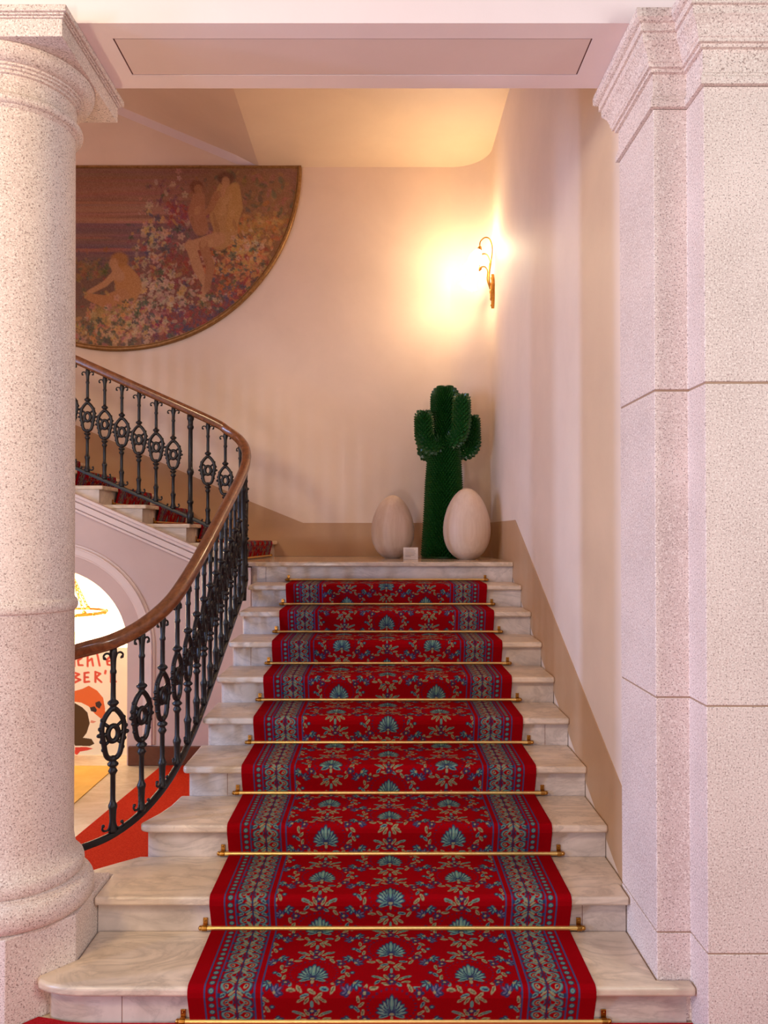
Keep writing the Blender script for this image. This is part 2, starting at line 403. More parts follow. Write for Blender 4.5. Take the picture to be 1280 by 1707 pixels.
# ------------------------------------------------------------------ lower flight
flight = empty('marble_staircase', (0, Y0, 0), 'straight flight of ten white marble steps up to the landing', 'staircase')
def sh(bm): bmesh.ops.translate(bm, verts=bm.verts, vec=(0, -Y0, 0)); return bm
def step_plan(k, front, back):
    """plan outline of step k (1-based) from its front line to its back line"""
    ins = 0 if front < yr(k - 1) - .02 else .018      # risers sit a little inside the treads
    if k == 1:
        l = [(-1.04, front), (-1.10, front + .006), (-1.155, front + .022), (-1.195, front + .045), (-1.212 + ins, front + .072)]
        if ins: l = [(-1.04, front), (-1.10, front + .006), (-1.150, front + .02), (-1.170, front + .035)]
        l.append((-1.118 + .006, 2.838)); l.append((-1.112, back))
        return [(.964, back), (.964, 2.706), (1.083 - ins, 2.706), (1.083 - ins, front)] + l
    if k == 2:
        if ins: return [(.962, back), (.962, front), (-1.112, front), (-1.112, 3.2), (-1.10, 3.30), (-1.03, back)]
        return [(.962, 3.09), (.962, front), (-1.112, front), (-1.112, 3.19), (-1.30, 3.19), (-1.22, 3.23), (-1.13, 3.31), (-1.05, back), (XR, back), (XR, 3.105), (.962, 3.105)]
    if k == 3:
        return [(XR, back), (XR, front), (-.98 + ins, front), (-1.015 + ins, front + .004), (-1.040 + ins, front + .016), (-1.046 + ins, front + .034), (-1.03 + ins, front + .075), (-1.000 + ins, front + .15), (-.975 + ins, front + .25), (-.962 + ins, back)]
    e = {4: -.945}.get(k, XL) + ins
    return [(XR, back), (XR, front), (e + .02, front), (e + .006, front + .006), (e, front + .02), (e, back)]
TT = .034
for k in range(1, 11):
    z1 = ZF + R1 * k
    if k < 10:
        obj('tread', sh(prism(BM(), step_plan(k, yr(k - 1) - NS, yr(k) - .0006), z1 - TT, z1)), M['marble'], flight, bevel=.011, seg=4, smooth='auto', angle=45)
        obj('riser', sh(prism(BM(), step_plan(k, yr(k - 1), yr(k) - .0006), ZF, z1 - TT - .0006)), M['marble_riser'], flight, smooth='auto', angle=45)
    else:
        obj('riser', sh(box(BM(), -.9635, XR, yr(9), yr(9) + .15, ZF, z1 - TT - .0006)), M['marble_riser'], flight)
for k, x in ((1, -.905), (2, .79), (4, -.74), (5, .86), (7, -.80), (10, -.86)):
    obj('joint', sh(box(BM(), x, x + .002, yr(k - 1) - .0006, yr(k - 1) + .004, ZF + R1 * (k - 1) + .001, ZF + R1 * k - TT)), M['joint'], flight)
lp = BM(); prism(lp, [(XR, yr(9) - NS), (XL + .02, yr(9) - NS), (XL, yr(9) - NS + .01), (-1.5, yr(9) - NS + .01), (-1.5, YW - .006), (XW - RC, YW - .006)] + [(XW - RC + (RC - .006) * math.cos(t), YW - RC + (RC - .006) * math.sin(t)) for t in np.linspace(PI / 2, 0, 9)][1:], ZL - TT, ZL)
obj('landing', sh(lp), M['landing'], flight, bevel=.009, seg=3)

# ------------------------------------------------------------------ carpet pattern
RED = (140, 3, 12); TEAL = (92, 130, 118); SAGE = (138, 132, 96); NAVY = (46, 50, 80); PLUM = (80, 30, 58); DKRED = (126, 10, 24)
PU, PS = .55, .31; CELL = .0025
def make_tile(w_, h_, base):
    nx, ny = int(round(w_ / CELL)), int(round(h_ / CELL))
    img = np.empty((ny, nx, 3)); img[:] = base
    xs = (np.arange(nx) + .5) * w_ / nx; ys = (np.arange(ny) + .5) * h_ / ny
    return img, np.meshgrid(xs, ys), w_, h_
def st_ell(T, cx, cy, rx, ry, ang, c):
    img, (X_, Y_), w_, h_ = T
    dx = (X_ - cx + w_ / 2) % w_ - w_ / 2; dy = (Y_ - cy + h_ / 2) % h_ - h_ / 2
    a = math.radians(ang); p = dx * math.cos(a) + dy * math.sin(a); q = -dx * math.sin(a) + dy * math.cos(a)
    d = (p / rx) ** 2 + (q / ry) ** 2
    al = np.clip((1.15 - d) / .35, 0, 1)[..., None]
    img[:] = img * (1 - al) + np.array(c, float) * al
def leaf(T, x, y, L_, W_, ang, c, core=None):
    st_ell(T, x, y, L_, W_, ang, c)
    if core: st_ell(T, x, y, L_ * .62, W_ * .38, ang, core)
def field_tile():
    T = make_tile(PU, PS, RED)
    for (cx, cy) in ((0, 0), (PU / 2, PS / 2)):
        for k in range(28):                                           # dotted inner ring
            a = 2 * PI * k / 28; st_ell(T, cx + .083 * math.cos(a), cy + .072 * math.sin(a), .0040, .0040, 0, PLUM)
        for k in range(30):                                           # wreath of paired leaves
            a = 2 * PI * (k + .5) / 30; o_ = .008 if k % 2 else -.008
            x, y = cx + (.114 + o_) * math.cos(a), cy + (.100 + o_) * math.sin(a)
            tg = math.degrees(math.atan2(.1 * math.cos(a), -.114 * math.sin(a)))
            leaf(T, x, y, .0165, .0068, tg + (28 if k % 2 else -28), SAGE if k % 3 else TEAL, (96, 88, 62) if k % 3 else NAVY)
        for a0 in (35, 90, 145, 215, 325):                             # rosettes on the wreath
            a = math.radians(a0); x, y = cx + .114 * math.cos(a), cy + .100 * math.sin(a)
            st_ell(T, x, y, .020, .018, 0, RED)
            for p in range(6): st_ell(T, x + .0115 * math.cos(p * PI / 3), y + .0105 * math.sin(p * PI / 3), .0070, .0055, p * 60, PLUM if p % 2 else NAVY)
            st_ell(T, x, y, .0055, .0055, 0, SAGE)
        for ang, ln in ((84, .050), (-84, .050), (64, .052), (-64, .052), (45, .055), (-45, .055), (28, .060), (-28, .060), (13, .066), (-13, .066), (0, .076)):   # lotus
            a = math.radians(ang); bx_, by_ = cx, cy - .032
            x, y = bx_ + ln * .60 * math.sin(a), by_ + ln * .62 * math.cos(a)
            st_ell(T, x, y, ln * .54, .0112, 90 - ang, NAVY); st_ell(T, x, y, ln * .46, .0070, 90 - ang, TEAL)
            st_ell(T, x + .004 * math.sin(a), y + .004 * math.cos(a), ln * .26, .0032, 90 - ang, (128, 152, 130))
        for sx in (-1, 1):
            leaf(T, cx + sx * .026, cy - .043, .022, .0085, -sx * 22, TEAL, NAVY)
        st_ell(T, cx, cy - .036, .014, .010, 0, NAVY); st_ell(T, cx, cy - .036, .009, .006, 0, SAGE); st_ell(T, cx, cy - .055, .0055, .012, 0, SAGE)
        for sx in (-1, 1):                                             # three-leaf sprigs between the medallions
            for sy in (-1, 1):
                x, y = cx + sx * .128, cy + sy * .094
                d0_ = math.degrees(math.atan2(sy * .6, sx))
                for da, ln in ((0, .030), (42, .026), (-42, .026), (80, .019), (-80, .019)):
                    a = math.radians(d0_ + 180 + da)
                    leaf(T, x + ln * .6 * math.cos(a), y + ln * .6 * math.sin(a), ln * .58, .0078, d0_ + da, NAVY if da else PLUM, TEAL if sy > 0 else (104, 92, 110))
                st_ell(T, x, y, .006, .006, 0, SAGE)
            st_ell(T, cx + sx * .1375, cy, .0095, .0095, 0, NAVY); st_ell(T, cx + sx * .1375, cy, .006, .006, 0, TEAL)
            for dx_, dy_, an in ((.018, .128, 62), (.036, .120, 40), (.052, .128, 20), (.018, -.128, -62), (.036, -.122, -40)):
                leaf(T, cx + sx * dx_, cy + dy_, .019, .0066, sx * an, SAGE if abs(an) > 30 else TEAL, (92, 84, 60))
        for p in range(6): st_ell(T, cx + .011 * math.cos(p * PI / 3), cy + PS / 2 - .020 + .010 * math.sin(p * PI / 3), .0066, .0052, p * 60, PLUM if p % 2 else NAVY)
        st_ell(T, cx, cy + PS / 2 - .020, .005, .005, 0, SAGE); st_ell(T, cx, cy + PS / 2 + .012, .0058, .017, 0, TEAL)
    return T[0]
def border_tile():
    T = make_tile(.124, .12, RED)
    for s_, cy in ((1, .03), (-1, .09)):                                # facing paisley pairs
        for sx in (-1, 1):
            x = .062 + sx * .031
            st_ell(T, x, cy, .0275, .0235, sx * 24 * s_, NAVY); st_ell(T, x, cy, .0230, .0188, sx * 24 * s_, TEAL)
            st_ell(T, x - sx * .003, cy, .0180, .0142, sx * 24 * s_, RED); st_ell(T, x + sx * .002, cy, .0100, .0070, sx * 50 * s_, SAGE)
            st_ell(T, x + sx * .002, cy, .0055, .0032, sx * 50 * s_, NAVY)
    for cy in (0.0, .06):                                              # herringbone leaf sprays
        for sx in (-1, 1):
            for d in (-2, -1, 0, 1, 2):
                leaf(T, .062 + sx * (.010 + .004 * abs(d)), cy + d * .0085, .0150, .0036, sx * 38 if cy else -sx * 38, SAGE if d % 2 else TEAL)
            leaf(T, .062 + sx * .046, cy, .014, .0075, -sx * 30, TEAL, NAVY)
            st_ell(T, .062 + sx * .058, cy + .0, .005, .009, 0, NAVY)
        st_ell(T, .062, cy, .0030, .024, 0, NAVY)
    for cy in (.03, .09): st_ell(T, .062, cy, .0062, .0080, 0, PLUM); 
    return T[0]
def dot_tile():
    T = make_tile(.036, .030, RED)
    st_ell(T, .018, .015, .0115, .0115, 0, NAVY); st_ell(T, .018, .015, .0085, .0085, 0, TEAL); st_ell(T, .018, .015, .0032, .0032, 0, RED)
    return T[0]
FT, BT, DT = field_tile(), border_tile(), dot_tile()
def smp(tile, x, y, w_, h_):
    ny, nx = tile.shape[:2]
    return tile[(np.floor((y % h_) / h_ * ny).astype(int)) % ny, (np.floor((x % w_) / w_ * nx).astype(int)) % nx]
def carpet_color(u, s, half=.70):
    """u across (-half..half), s along; arrays of one shape"""
    e = half - np.abs(u); k = half / .70
    c = np.empty(u.shape + (3,)); c[:] = RED
    fld = smp(FT, u / k, s, PU, PS); bor = smp(BT, (e / k - .104), s, .124, .12); dot = smp(DT, e / k - .063, s, .036, .030)
    E = e / k
    c[E > .258] = fld[E > .258]
    mB = (E > .104) & (E < .228); c[mB] = bor[mB]
    mD = (E > .063) & (E < .099); c[mD] = dot[mD]
    for a, b_ in ((.055, .062), (.099, .104), (.228, .234), (.252, .258)): c[(E > a) & (E < b_)] = (58, 66, 104)
    return c
# lower runner
CW = .70; CXC = .037
def runner_path():
    pts = []; th = .009
    for k in range(1, 10):
        zb, zt_ = ZF + R1 * (k - 1), ZF + R1 * k; yf = yr(k - 1); yn = yf - NS
        pts.append((yf - th, zb + (th if k > 1 else .002)))
        pts.append((yn - th * .9, zt_ - .030))
        for a in (0, 25, 50, 75, 90):
            t = math.radians(a); r_ = .012 + th
            pts.append((yn - th + r_ - r_ * math.cos(t), zt_ - .012 + r_ * math.sin(t)))
        pts.append((yr(k) - th, zt_ + th))
    return pts
def resample(pts, step):
    P = np.array(pts, float); d = np.r_[0, np.cumsum(np.hypot(*np.diff(P, axis=0).T))]
    n = int(d[-1] / step) + 1; s = np.linspace(0, d[-1], n)
    s = np.unique(np.r_[s, d])
    return np.c_[np.interp(s, d, P[:, 0]), np.interp(s, d, P[:, 1])], s
def runner_mesh(name, pts, step, half, xc, parent, swap=False, drop=.010):
    Q, s = resample(pts, step)
    t = np.gradient(Q, axis=0); t /= np.linalg.norm(t, axis=1)[:, None]
    nrm = np.c_[t[:, 1], -t[:, 0]]                         # into the stair
    us = np.linspace(-half, half, int(2 * half / step) + 1)
    us = np.r_[us[0], us, us[-1]]
    U, S = np.meshgrid(us, s)
    P = np.empty(U.shape + (3,)); P[..., 0] = xc + U; P[..., 1] = Q[:, 0][:, None]; P[..., 2] = Q[:, 1][:, None]
    wob = (rng.random(len(s)) - .5) * .0008
    for c_ in (0, -1):
        P[:, c_, 1] += nrm[:, 0] * drop * 0.0; P[:, c_, 2] -= drop * .8 * np.abs(t[:, 0]); P[:, c_, 1] += drop * .8 * np.abs(t[:, 1])
    if swap: P = np.stack([P[..., 1], P[..., 0], P[..., 2]], -1)
    return P, U, S
rp, U, S = runner_mesh('stair_runner', runner_path(), .003, CW, CXC, None)
run = grid_mesh('stair_runner', rp, carpet_color(U, S - .085 + .31, CW), M['carpet'])
tag(run, 'red stair runner with teal lotus medallions down the marble steps', 'stair carpet')

# brass rods
names = ['at the foot of the bottom step', 'second from the bottom', 'third from the bottom', 'fourth from the bottom', 'fifth from the bottom',
         'fifth from the top', 'fourth from the top', 'third from the top', 'second from the top', 'topmost, under the landing edge']
rod0 = None
def make_rod(ln, r_=.0082):
    root = empty('stair_rod', (0, 0, 0), '', 'stair rod', 'brass stair rods on the red runner')
    b_ = BM(); tube(b_, [(-ln / 2, 0, 0), (ln / 2, 0, 0)], r_, 12, up=Vector((0, 0, 1))); obj('rod', b_, M['brass'], root, smooth='auto', angle=40)
    for s in (-1, 1):
        e = BM(); x = s * (ln / 2 - .012)
        box(e, x - .009, x + .009, .010, .0155, -.012, .034)
        tube(e, [(x - .010, 0, 0), (x + .010, 0, 0)], .0115, 12, up=Vector((0, 0, 1)))
        box(e, x - .006, x + .006, 0, .012, -.004, .004)
        ball(e, (x + s * .016, 0, 0), .0095)
        ball(e, (x, .009, .026), .004)
        obj('bracket', e, M['brass_dark'], root, smooth='auto', angle=35, bevel=.0012, seg=2)
    return root
def clone(o, loc_, label, rz=None):
    r_ = o.copy(); COL.objects.link(r_); r_.location = loc_; r_['label'] = label
    if rz is not None: r_.rotation_euler = (0, 0, rz)
    for c in list(o.children):
        d = c.copy(); COL.objects.link(d); d.parent = r_
        for g in c.children:
            h = g.copy(); COL.objects.link(h); h.parent = d
    return r_
rod0 = make_rod(1.488)
for k in range(10):
    l = (CXC + .006, yr(k) - .0165, ZF + R1 * k + .0175)
    lb = 'brass stair rod across the red runner, ' + names[k]
    if k == 0: rod0.location = l; rod0['label'] = lb
    else: clone(rod0, l, lb)

# ------------------------------------------------------------------ upper flight (rises to the left)
upf = empty('marble_staircase', (-1.12, YA, ZL), 'upper flight of marble steps rising left behind the iron railing', 'staircase')
def su(bm): bmesh.ops.translate(bm, verts=bm.verts, vec=(1.12, -YA, -ZL)); return bm
UR = .1415; UT = .32
UX = [-1.12, -1.44, -1.765, -2.085, -2.405, -2.725, -3.045, -3.365, -3.685, -4.005, -4.325, -4.645]
UF = [-.985, -1.42] + UX[2:]                    # far ends (first riser is askew)
def uz(i): return ZL + UR * (i + 1)
ya, yb = YA - .012, YW - .006
def ux(i, Y): return UX[i] + (UF[i] - UX[i]) * (Y - ya) / (yb - ya)
for i in range(len(UX) - 1):
    z1 = uz(i); zb = z1 - UR
    tr = prism(BM(), [(UX[i] + .03, ya - .012), (UF[i] + .03, yb), (UF[i + 1] + .0006, yb), (UX[i + 1] + .0006, ya - .012)], z1 - .03, z1)
    obj('tread', su(tr), M['marble'], upf, bevel=.009, seg=3)
    rb = BM()
    lo = [(UX[i], ya, zb + .0006), (UF[i], yb, zb + .0006), (UF[i + 1] - .0, yb, zb + .10), (UX[i + 1], ya, zb + .10)]
    hi = [(x, y, z1 - .0306) for x, y, _ in lo]
    vl = [rb.verts.new(p) for p in lo]; vh = [rb.verts.new(p) for p in hi]
    rb.faces.new(vl[::-1]); rb.faces.new(vh)
    for k in range(4): j = (k + 1) % 4; rb.faces.new((vl[k], vl[j], vh[j], vh[k]))
    obj('riser', su(rb), M['marble_riser'], upf)
# carpet on the upper flight
def up_runner():
    y0, y1 = 6.0, 6.86; half = (y1 - y0) / 2; yc = (y0 + y1) / 2
    us = np.r_[-half, np.linspace(-half, half, 145), half]
    rows, ss = [], []; s = 0; th = .008
    seq = []
    for i in range(len(UX) - 1):
        zb, z1 = uz(i) - UR, uz(i)
        seq += [(i, th, zb + th), (i, .03 + th, z1 - .022), (i, .03 + th * .7, z1 + th * .4), (i, .022, z1 + th), (i + 1, th, z1 + th)]
    pts = [(i, dx, z) for i, dx, z in seq]
    out = []
    for a, b_ in zip(pts, pts[1:]):
        xa = ux(a[0], yc + us) + a[1]; xb = ux(b_[0], yc + us) + b_[1]
        ln = math.hypot(float(np.mean(xb - xa)), b_[2] - a[2]); n = max(1, int(ln / .006))
        for k in range(n):
            t = k / n; out.append((xa * (1 - t) + xb * t, a[2] * (1 - t) + b_[2] * t, s + ln * t))
        s += ln
    P = np.empty((len(out), len(us), 3)); Sx = np.empty((len(out), len(us)))
    for r_, (x, z, sv) in enumerate(out): P[r_, :, 0] = x; P[r_, :, 1] = yc + us; P[r_, :, 2] = z; Sx[r_] = sv
    for c_ in (0, -1): P[:, c_, 2] -= .006; P[:, c_, 0] -= .006
    Uu = np.broadcast_to(us, Sx.shape)
    return P, carpet_color(np.array(Uu) / half * .62, Sx, .62)
P, Cc = up_runner()
o = grid_mesh('stair_runner', P, Cc, M['carpet']); tag(o, 'red patterned runner on the upper flight behind the railing', 'stair carpet')
rodu = make_rod(.97, .007); rodu['group'] = 'short brass stair rods on the upper flight'
upn = ['on the lowest step of the upper flight', 'on the second step of the upper flight', 'on the third step of the upper flight', 'on the fourth step of the upper flight', 'on the fifth step of the upper flight']
for i in range(5):
    ang = math.atan2(UF[i] - UX[i], yb - ya)
    l = (ux(i, 6.43) + .0165, 6.43, uz(i) - UR + .0165); rz = PI / 2 - ang + PI
    lb = 'short brass stair rod ' + upn[i]
    if i == 0: rodu.location = l; rodu.rotation_euler = (0, 0, rz + PI); rodu['label'] = lb
    else: clone(rodu, l, lb, rz + PI)

# ------------------------------------------------------------------ iron balustrade with oak handrail
bal = empty('stair_railing', (-.955, 4.3, 0), 'curving black cast iron railing with brown wooden handrail left of the stairs', 'railing')
ox, oy = -.955, 4.3
def sb(bm): bmesh.ops.translate(bm, verts=bm.verts, vec=(-ox, -oy, 0)); return bm
plan = [(-1.55, 3.19), (-1.40, 3.215), (-1.26, 3.26), (-1.157, 3.327), (-1.065, 3.45), (-.997, 3.645), (-.966, 3.9), (-.955, 4.2), (-.955, 4.8), (-.955, 5.2), (-.957, 5.43), (-.985, 5.585), (-1.05, 5.69), (-1.15, 5.73), (-1.30, 5.735), (-2.0, 5.735), (-3.2, 5.735), (-4.6, 5.735)]
zr = [1.150, 1.165, 1.200, 1.227, 1.280, 1.368, 1.492, 1.630, 1.885, 2.060, 2.190, 2.295, 2.388, 2.464, 2.55, 2.865, 3.405, 4.035]
zs = [.325, .335, .366, .395, .450, .537, .650, .784, 1.051, 1.229, 1.340, 1.460, 1.560, 1.660, 1.755, 2.060, 2.583, 3.193]
rail = catmull([(x, y, z) for (x, y), z in zip(plan, zr)], 12)
shoe = catmull([(x, y, z) for (x, y), z in zip(plan, zs)], 12)
hp = [(a * .88, b_ * .9) for a, b_ in [(-.030, -.026), (-.018, -.034), (.018, -.034), (.030, -.026), (.034, -.016), (.036, -.002), (.038, .010), (.035, .022), (.024, .032), (.010, .036), (-.010, .036), (-.024, .032), (-.035, .022), (-.038, .010), (-.036, -.002), (-.034, -.016)]]
obj('handrail', sb(sweep(BM(), rail, hp)), M['oak'], bal, smooth='auto', angle=50)
sp = [(-.013, -.012), (.013, -.012), (.015, -.004), (.012, .010), (.004, .014), (-.004, .014), (-.012, .010), (-.015, -.004)]
obj('bottom_rail', sb(sweep(BM(), shoe, sp)), M['iron'], bal, smooth='auto', angle=50)

def spiral(c, r0, r1, a0, a1, n=14):
    return [(c[0] + (r0 + (r1 - r0) * k / n) * math.cos(a0 + (a1 - a0) * k / n), c[1], c[2] + (r0 + (r1 - r0) * k / n) * math.sin(a0 + (a1 - a0) * k / n)) for k in range(n + 1)]
HB = .82
def baluster_mesh():
    b_ = BM()
    pr = [(.015, 0), (.017, .012), (.013, .022), (.012, .06), (.0135, .10), (.0165, .112), (.0165, .122), (.0125, .130), (.0095, .145), (.0095, .255), (.0125, .262), (.0175, .272), (.0125, .284), (.010, .29), (.019, .298), (.021, .305), (.012, .316), (.010, .325), (.006, .33)]
    lathe(b_, [(r_ * 1.18, z) for r_, z in pr], 10)
    pr2 = [(.006, .545), (.010, .55), (.012, .56), (.021, .572), (.019, .580), (.010, .588), (.0095, .60), (.0090, .70), (.0120, .708), (.0120, .716), (.0095, .724), (.0105, .76), (.014, .80), (.012, HB)]
    lathe(b_, [(r_ * 1.18, z) for r_, z in pr2], 10)
    for s in (-1, 1):
        tube(b_, [(s * .008, 0, .765)] + [(s * .014, 0, .785)] + [(x, y, z) for x, y, z in spiral((s * .031, 0, .780), .018, .009, PI / 2 + s * PI / 2 * .6, PI / 2 - s * PI * .95, 9)], .0048, 6)
        ball(b_, (s * .040, 0, .775), .0072, u=8, v=5)
        tube(b_, [(s * .008, 0, .055), (s * .014, 0, .030)] + [(x, y, z) for x, y, z in spiral((s * .033, 0, .030), .019, .010, -PI / 2 - s * PI / 2 * .8, -PI / 2 + s * PI * .9, 9)], .0052, 6)
        ball(b_, (s * .042, 0, .038), .0078, u=8, v=5)
    return ornament_mesh(b_)
def ornament_mesh(b_):
    def lobe(t):  # pointed oval with wavy outline
        x = .050 * math.sin(t) ** 1.0; z = .438 - .108 * math.cos(t); return x, z
    for s in (-1, 1):
        pth = [(s * (.048 * math.sin(t) + .004 * math.sin(4 * t)), 0, .438 - .112 * math.cos(t)) for t in np.linspace(0, PI, 22)]
        tube(b_, pth, .0118, 8)
        for t in (.30, .42, .58, .70):
            q = PI * t; ball(b_, (s * (.056 * math.sin(q) + .004 * math.sin(4 * q)), 0, .438 - .112 * math.cos(q)), .010, u=8, v=6)
        ball(b_, (s * .060, 0, .438), .0125, 1.1, .9, .8, 8, 6)
        tube(b_, [(s * .022, 0, .438), (s * .05, 0, .438)], .010, 8)
        tube(b_, [(s * .016, 0, .468), (s * .040, 0, .487)], .008, 6); tube(b_, [(s * .016, 0, .408), (s * .040, 0, .389)], .008, 6)
    tube(b_, [(.023 * math.cos(t), 0, .438 + .034 * math.sin(t)) for t in np.linspace(0, 2 * PI, 21)[:-1]], .0120, 8, True)
    for z in (.326, .550): ball(b_, (0, 0, z), .016, u=8, v=6)
    return b_
def mk(bm, name):
    bmesh.ops.recalc_face_normals(bm, faces=bm.faces); me = bpy.data.meshes.new(name); bm.to_mesh(me); bm.free(); me.shade_smooth(); me.materials.append(M['iron']); return me
mb = mk(baluster_mesh(), 'baluster')
nw = BM(); lathe(nw, [(.024, -.06), (.026, 0), (.026, .03), (.018, .04), (.017, .10), (.024, .11), (.024, .125), (.017, .135), (.0165, .33), (.022, .34), (.027, .36), (.022, .38), (.017, .39), (.016, .70), (.022, .71), (.025, .725), (.019, .74), (.019, .77), (.026, .785), (.026, HB)], 16)
mn = mk(nw, 'newel_post')
# walk the plan and drop balusters at even spacing
cum = [0]
for a, b_ in zip(shoe, shoe[1:]): cum.append(cum[-1] + math.hypot(b_.x - a.x, b_.y - a.y))
def at(d):
    for i in range(len(cum) - 1):
        if cum[i + 1] >= d:
            t = (d - cum[i]) / (cum[i + 1] - cum[i]); p = shoe[i].lerp(shoe[i + 1], t); q = rail[i].lerp(rail[i + 1], t)
            tg = (shoe[i + 1] - shoe[i]); return p, q, math.atan2(tg.y, tg.x)
    return None
def dist_of(fn): return min(range(len(shoe)), key=lambda i: fn(shoe[i]))
d0 = cum[dist_of(lambda p: abs(p.x + 1.157) + (9 if p.y > 4 else 0))]
dn1 = cum[dist_of(lambda p: abs(p.y - 5.32) + (9 if p.x < -1 else 0))]
dn2 = cum[dist_of(lambda p: abs(p.x + 1.428) + (9 if p.y < 5 else 0))]
def put(me, name, d, orn=True):
    r_ = at(d)
    if not r_: return
    p, q, a = r_
    o = link(name, me, None, bal); o.location = (p.x - ox, p.y - oy, p.z + .008); o.rotation_euler = (0, 0, a); o.scale = (1, 1, (q.z - .028 - p.z - .008) / HB)
    if orn:
        pass
n1 = 14; sp1 = (dn1 - d0) / n1
for k in range(0, n1): put(mb, 'baluster', d0 + sp1 * k)
put(mn, 'newel_post', dn1, False)
n2 = 6; sp2 = (dn2 - dn1) / n2
for k in range(1, n2): put(mb, 'baluster', dn1 + sp2 * k)
put(mn, 'newel_post', dn2, False)
for k in range(1, 24): put(mb, 'baluster', dn2 + .1285 * k)

# ------------------------------------------------------------------ lunette painting
LR = 1.675; LX, LZ = -2.44, 5.085
lun = empty('lunette_painting', (LX, YW, LZ), 'half-round flower and figure painting on the back wall above the railing', 'painting')
H_, W_ = 304, 608
def blank(h, w_, c): a = np.empty((h, w_, 3)); a[:] = c; return a
img = blank(H_, W_, (132, 92, 76))
YY, XX = np.mgrid[0:H_, 0:W_].astype(float)
XX = XX - 107.; YY = YY + 273.             # the photograph's own measure: x -107..500, y 273..577
def paint(cx, cy, rx, ry, ang, c, al=.8, soft=.4):
    a = math.radians(ang); dx, dy = XX - cx, YY - cy
    p = dx * math.cos(a) + dy * math.sin(a); q = -dx * math.sin(a) + dy * math.cos(a)
    d = (p / rx) ** 2 + (q / ry) ** 2; m_ = np.clip((1 + soft - d) / (2 * soft), 0, 1)[..., None] * al
    img[:] = img * (1 - m_) + np.array(c, float) * m_
def limb(pts, rs_, c, al=.85):
    for (a, b_), (ra, rb_) in zip(zip(pts, pts[1:]), zip(rs_, rs_[1:])):
        n = max(2, int(math.hypot(b_[0] - a[0], b_[1] - a[1]) / 2))
        for k in range(n + 1):
            t = k / n; r_ = ra + (rb_ - ra) * t; x, y = a[0] + (b_[0] - a[0]) * t, a[1] + (b_[1] - a[1]) * t
            s_ = (slice(None),)
            paint_small(x, y, r_, r_, 0, c, al)
def paint_small(cx, cy, rx, ry, ang, c, al=.85):
    x0, x1 = int(max(0, cx + 107 - 2 * max(rx, ry))), int(min(W_, cx + 108 + 2 * max(rx, ry)))
    y0, y1 = int(max(0, cy - 273 - 2 * max(rx, ry))), int(min(H_, cy - 272 + 2 * max(rx, ry)))
    if x1 <= x0 or y1 <= y0: return
    a = math.radians(ang); dx, dy = XX[y0:y1, x0:x1] - cx, YY[y0:y1, x0:x1] - cy
    p = dx * math.cos(a) + dy * math.sin(a); q = -dx * math.sin(a) + dy * math.cos(a)
    d = (p / rx) ** 2 + (q / ry) ** 2; m_ = np.clip((1.35 - d) / .7, 0, 1)[..., None] * al
    img[y0:y1, x0:x1] = img[y0:y1, x0:x1] * (1 - m_) + np.array(c, float) * m_
def dabs(n, cx, cy, sx, sy, cols, r0=2.2, r1=5, al=.75):
    for _ in range(n):
        x, y = cx + rng.normal() * sx, cy + rng.normal() * sy; r_ = r0 + (r1 - r0) * rng.random()
        c = np.array(cols[rng.integers(len(cols))], float) + rng.normal(size=3) * 8
        if rng.random() < .4 and r1 < 6.1:
            for q in range(5):
                t_ = q * 2 * PI / 5 + x; paint_small(x + r_ * .75 * math.cos(t_), y + r_ * .75 * math.sin(t_), r_ * .62, r_ * .42, math.degrees(t_), c + rng.normal(size=3) * 5, al)
            paint_small(x, y, r_ * .3, r_ * .3, 0, c * .72, al)
        else: paint_small(x, y, r_ * 1.1, r_ * (.35 + .35 * rng.random()), rng.random() * 180, c, al * .85)
# sky, sea
for k in range(90):
    y = 275 + rng.random() * 90; t = (y - 275) / 90
    c = np.array((128, 86, 66)) * (1 - t) + np.array((178, 124, 100)) * t + rng.normal(size=3) * 6
    paint(rng.uniform(-100, 420), y, rng.uniform(60, 160), 1.6 + 2 * rng.random(), rng.normal() * 1, c, .5)
m_ = (YY > 366) & (YY < 440); img[m_] = (116, 84, 86)
for y, c in ((370, (112, 84, 98)), (378, (106, 80, 94)), (386, (138, 92, 90)), (393, (154, 98, 86)), (399, (122, 84, 88)), (406, (98, 76, 98)), (411, (160, 96, 82)), (417, (104, 76, 88)), (428, (92, 74, 84)), (438, (90, 70, 80))):
    for _ in range(14): paint(rng.uniform(-100, 260), y + rng.normal() * 2, rng.uniform(20, 70), 2.0, rng.normal(), np.array(c) + rng.normal(size=3) * 6, .55)
m_ = YY > 440; img[m_] = (104, 78, 66)
CR, YE, OR, RD, GN, BL, PK, OL = (206, 176, 140), (204, 158, 84), (196, 112, 56), (150, 52, 48), (70, 82, 66), (66, 72, 96), (186, 122, 112), (138, 108, 62)
paint(420, 330, 90, 60, 20, (136, 98, 64), .9); paint(440, 400, 90, 50, -10, (140, 100, 54), .85)
paint(330, 480, 110, 70, 0, (120, 70, 58), .85); paint(320, 535, 110, 34, -10, (128, 56, 58), .8); paint(180, 545, 90, 40, 0, (130, 104, 76), .7)
paint(430, 370, 52, 10, -8, (186, 136, 60), .8)
dabs(240, 430, 330, 45, 28, [OL, (150, 112, 70), GN, (158, 96, 80), (120, 90, 60)], 3, 7, .6)
dabs(160, 440, 375, 36, 16, [YE, OR, OL, (170, 130, 70)], 2, 6, .6)
dabs(120, 290, 345, 24, 32, [GN, PK, (110, 70, 78), (128, 84, 90), CR], 2, 5.5, .65); dabs(60, 300, 350, 14, 12, [(126, 66, 84), RD], 3, 6, .6)
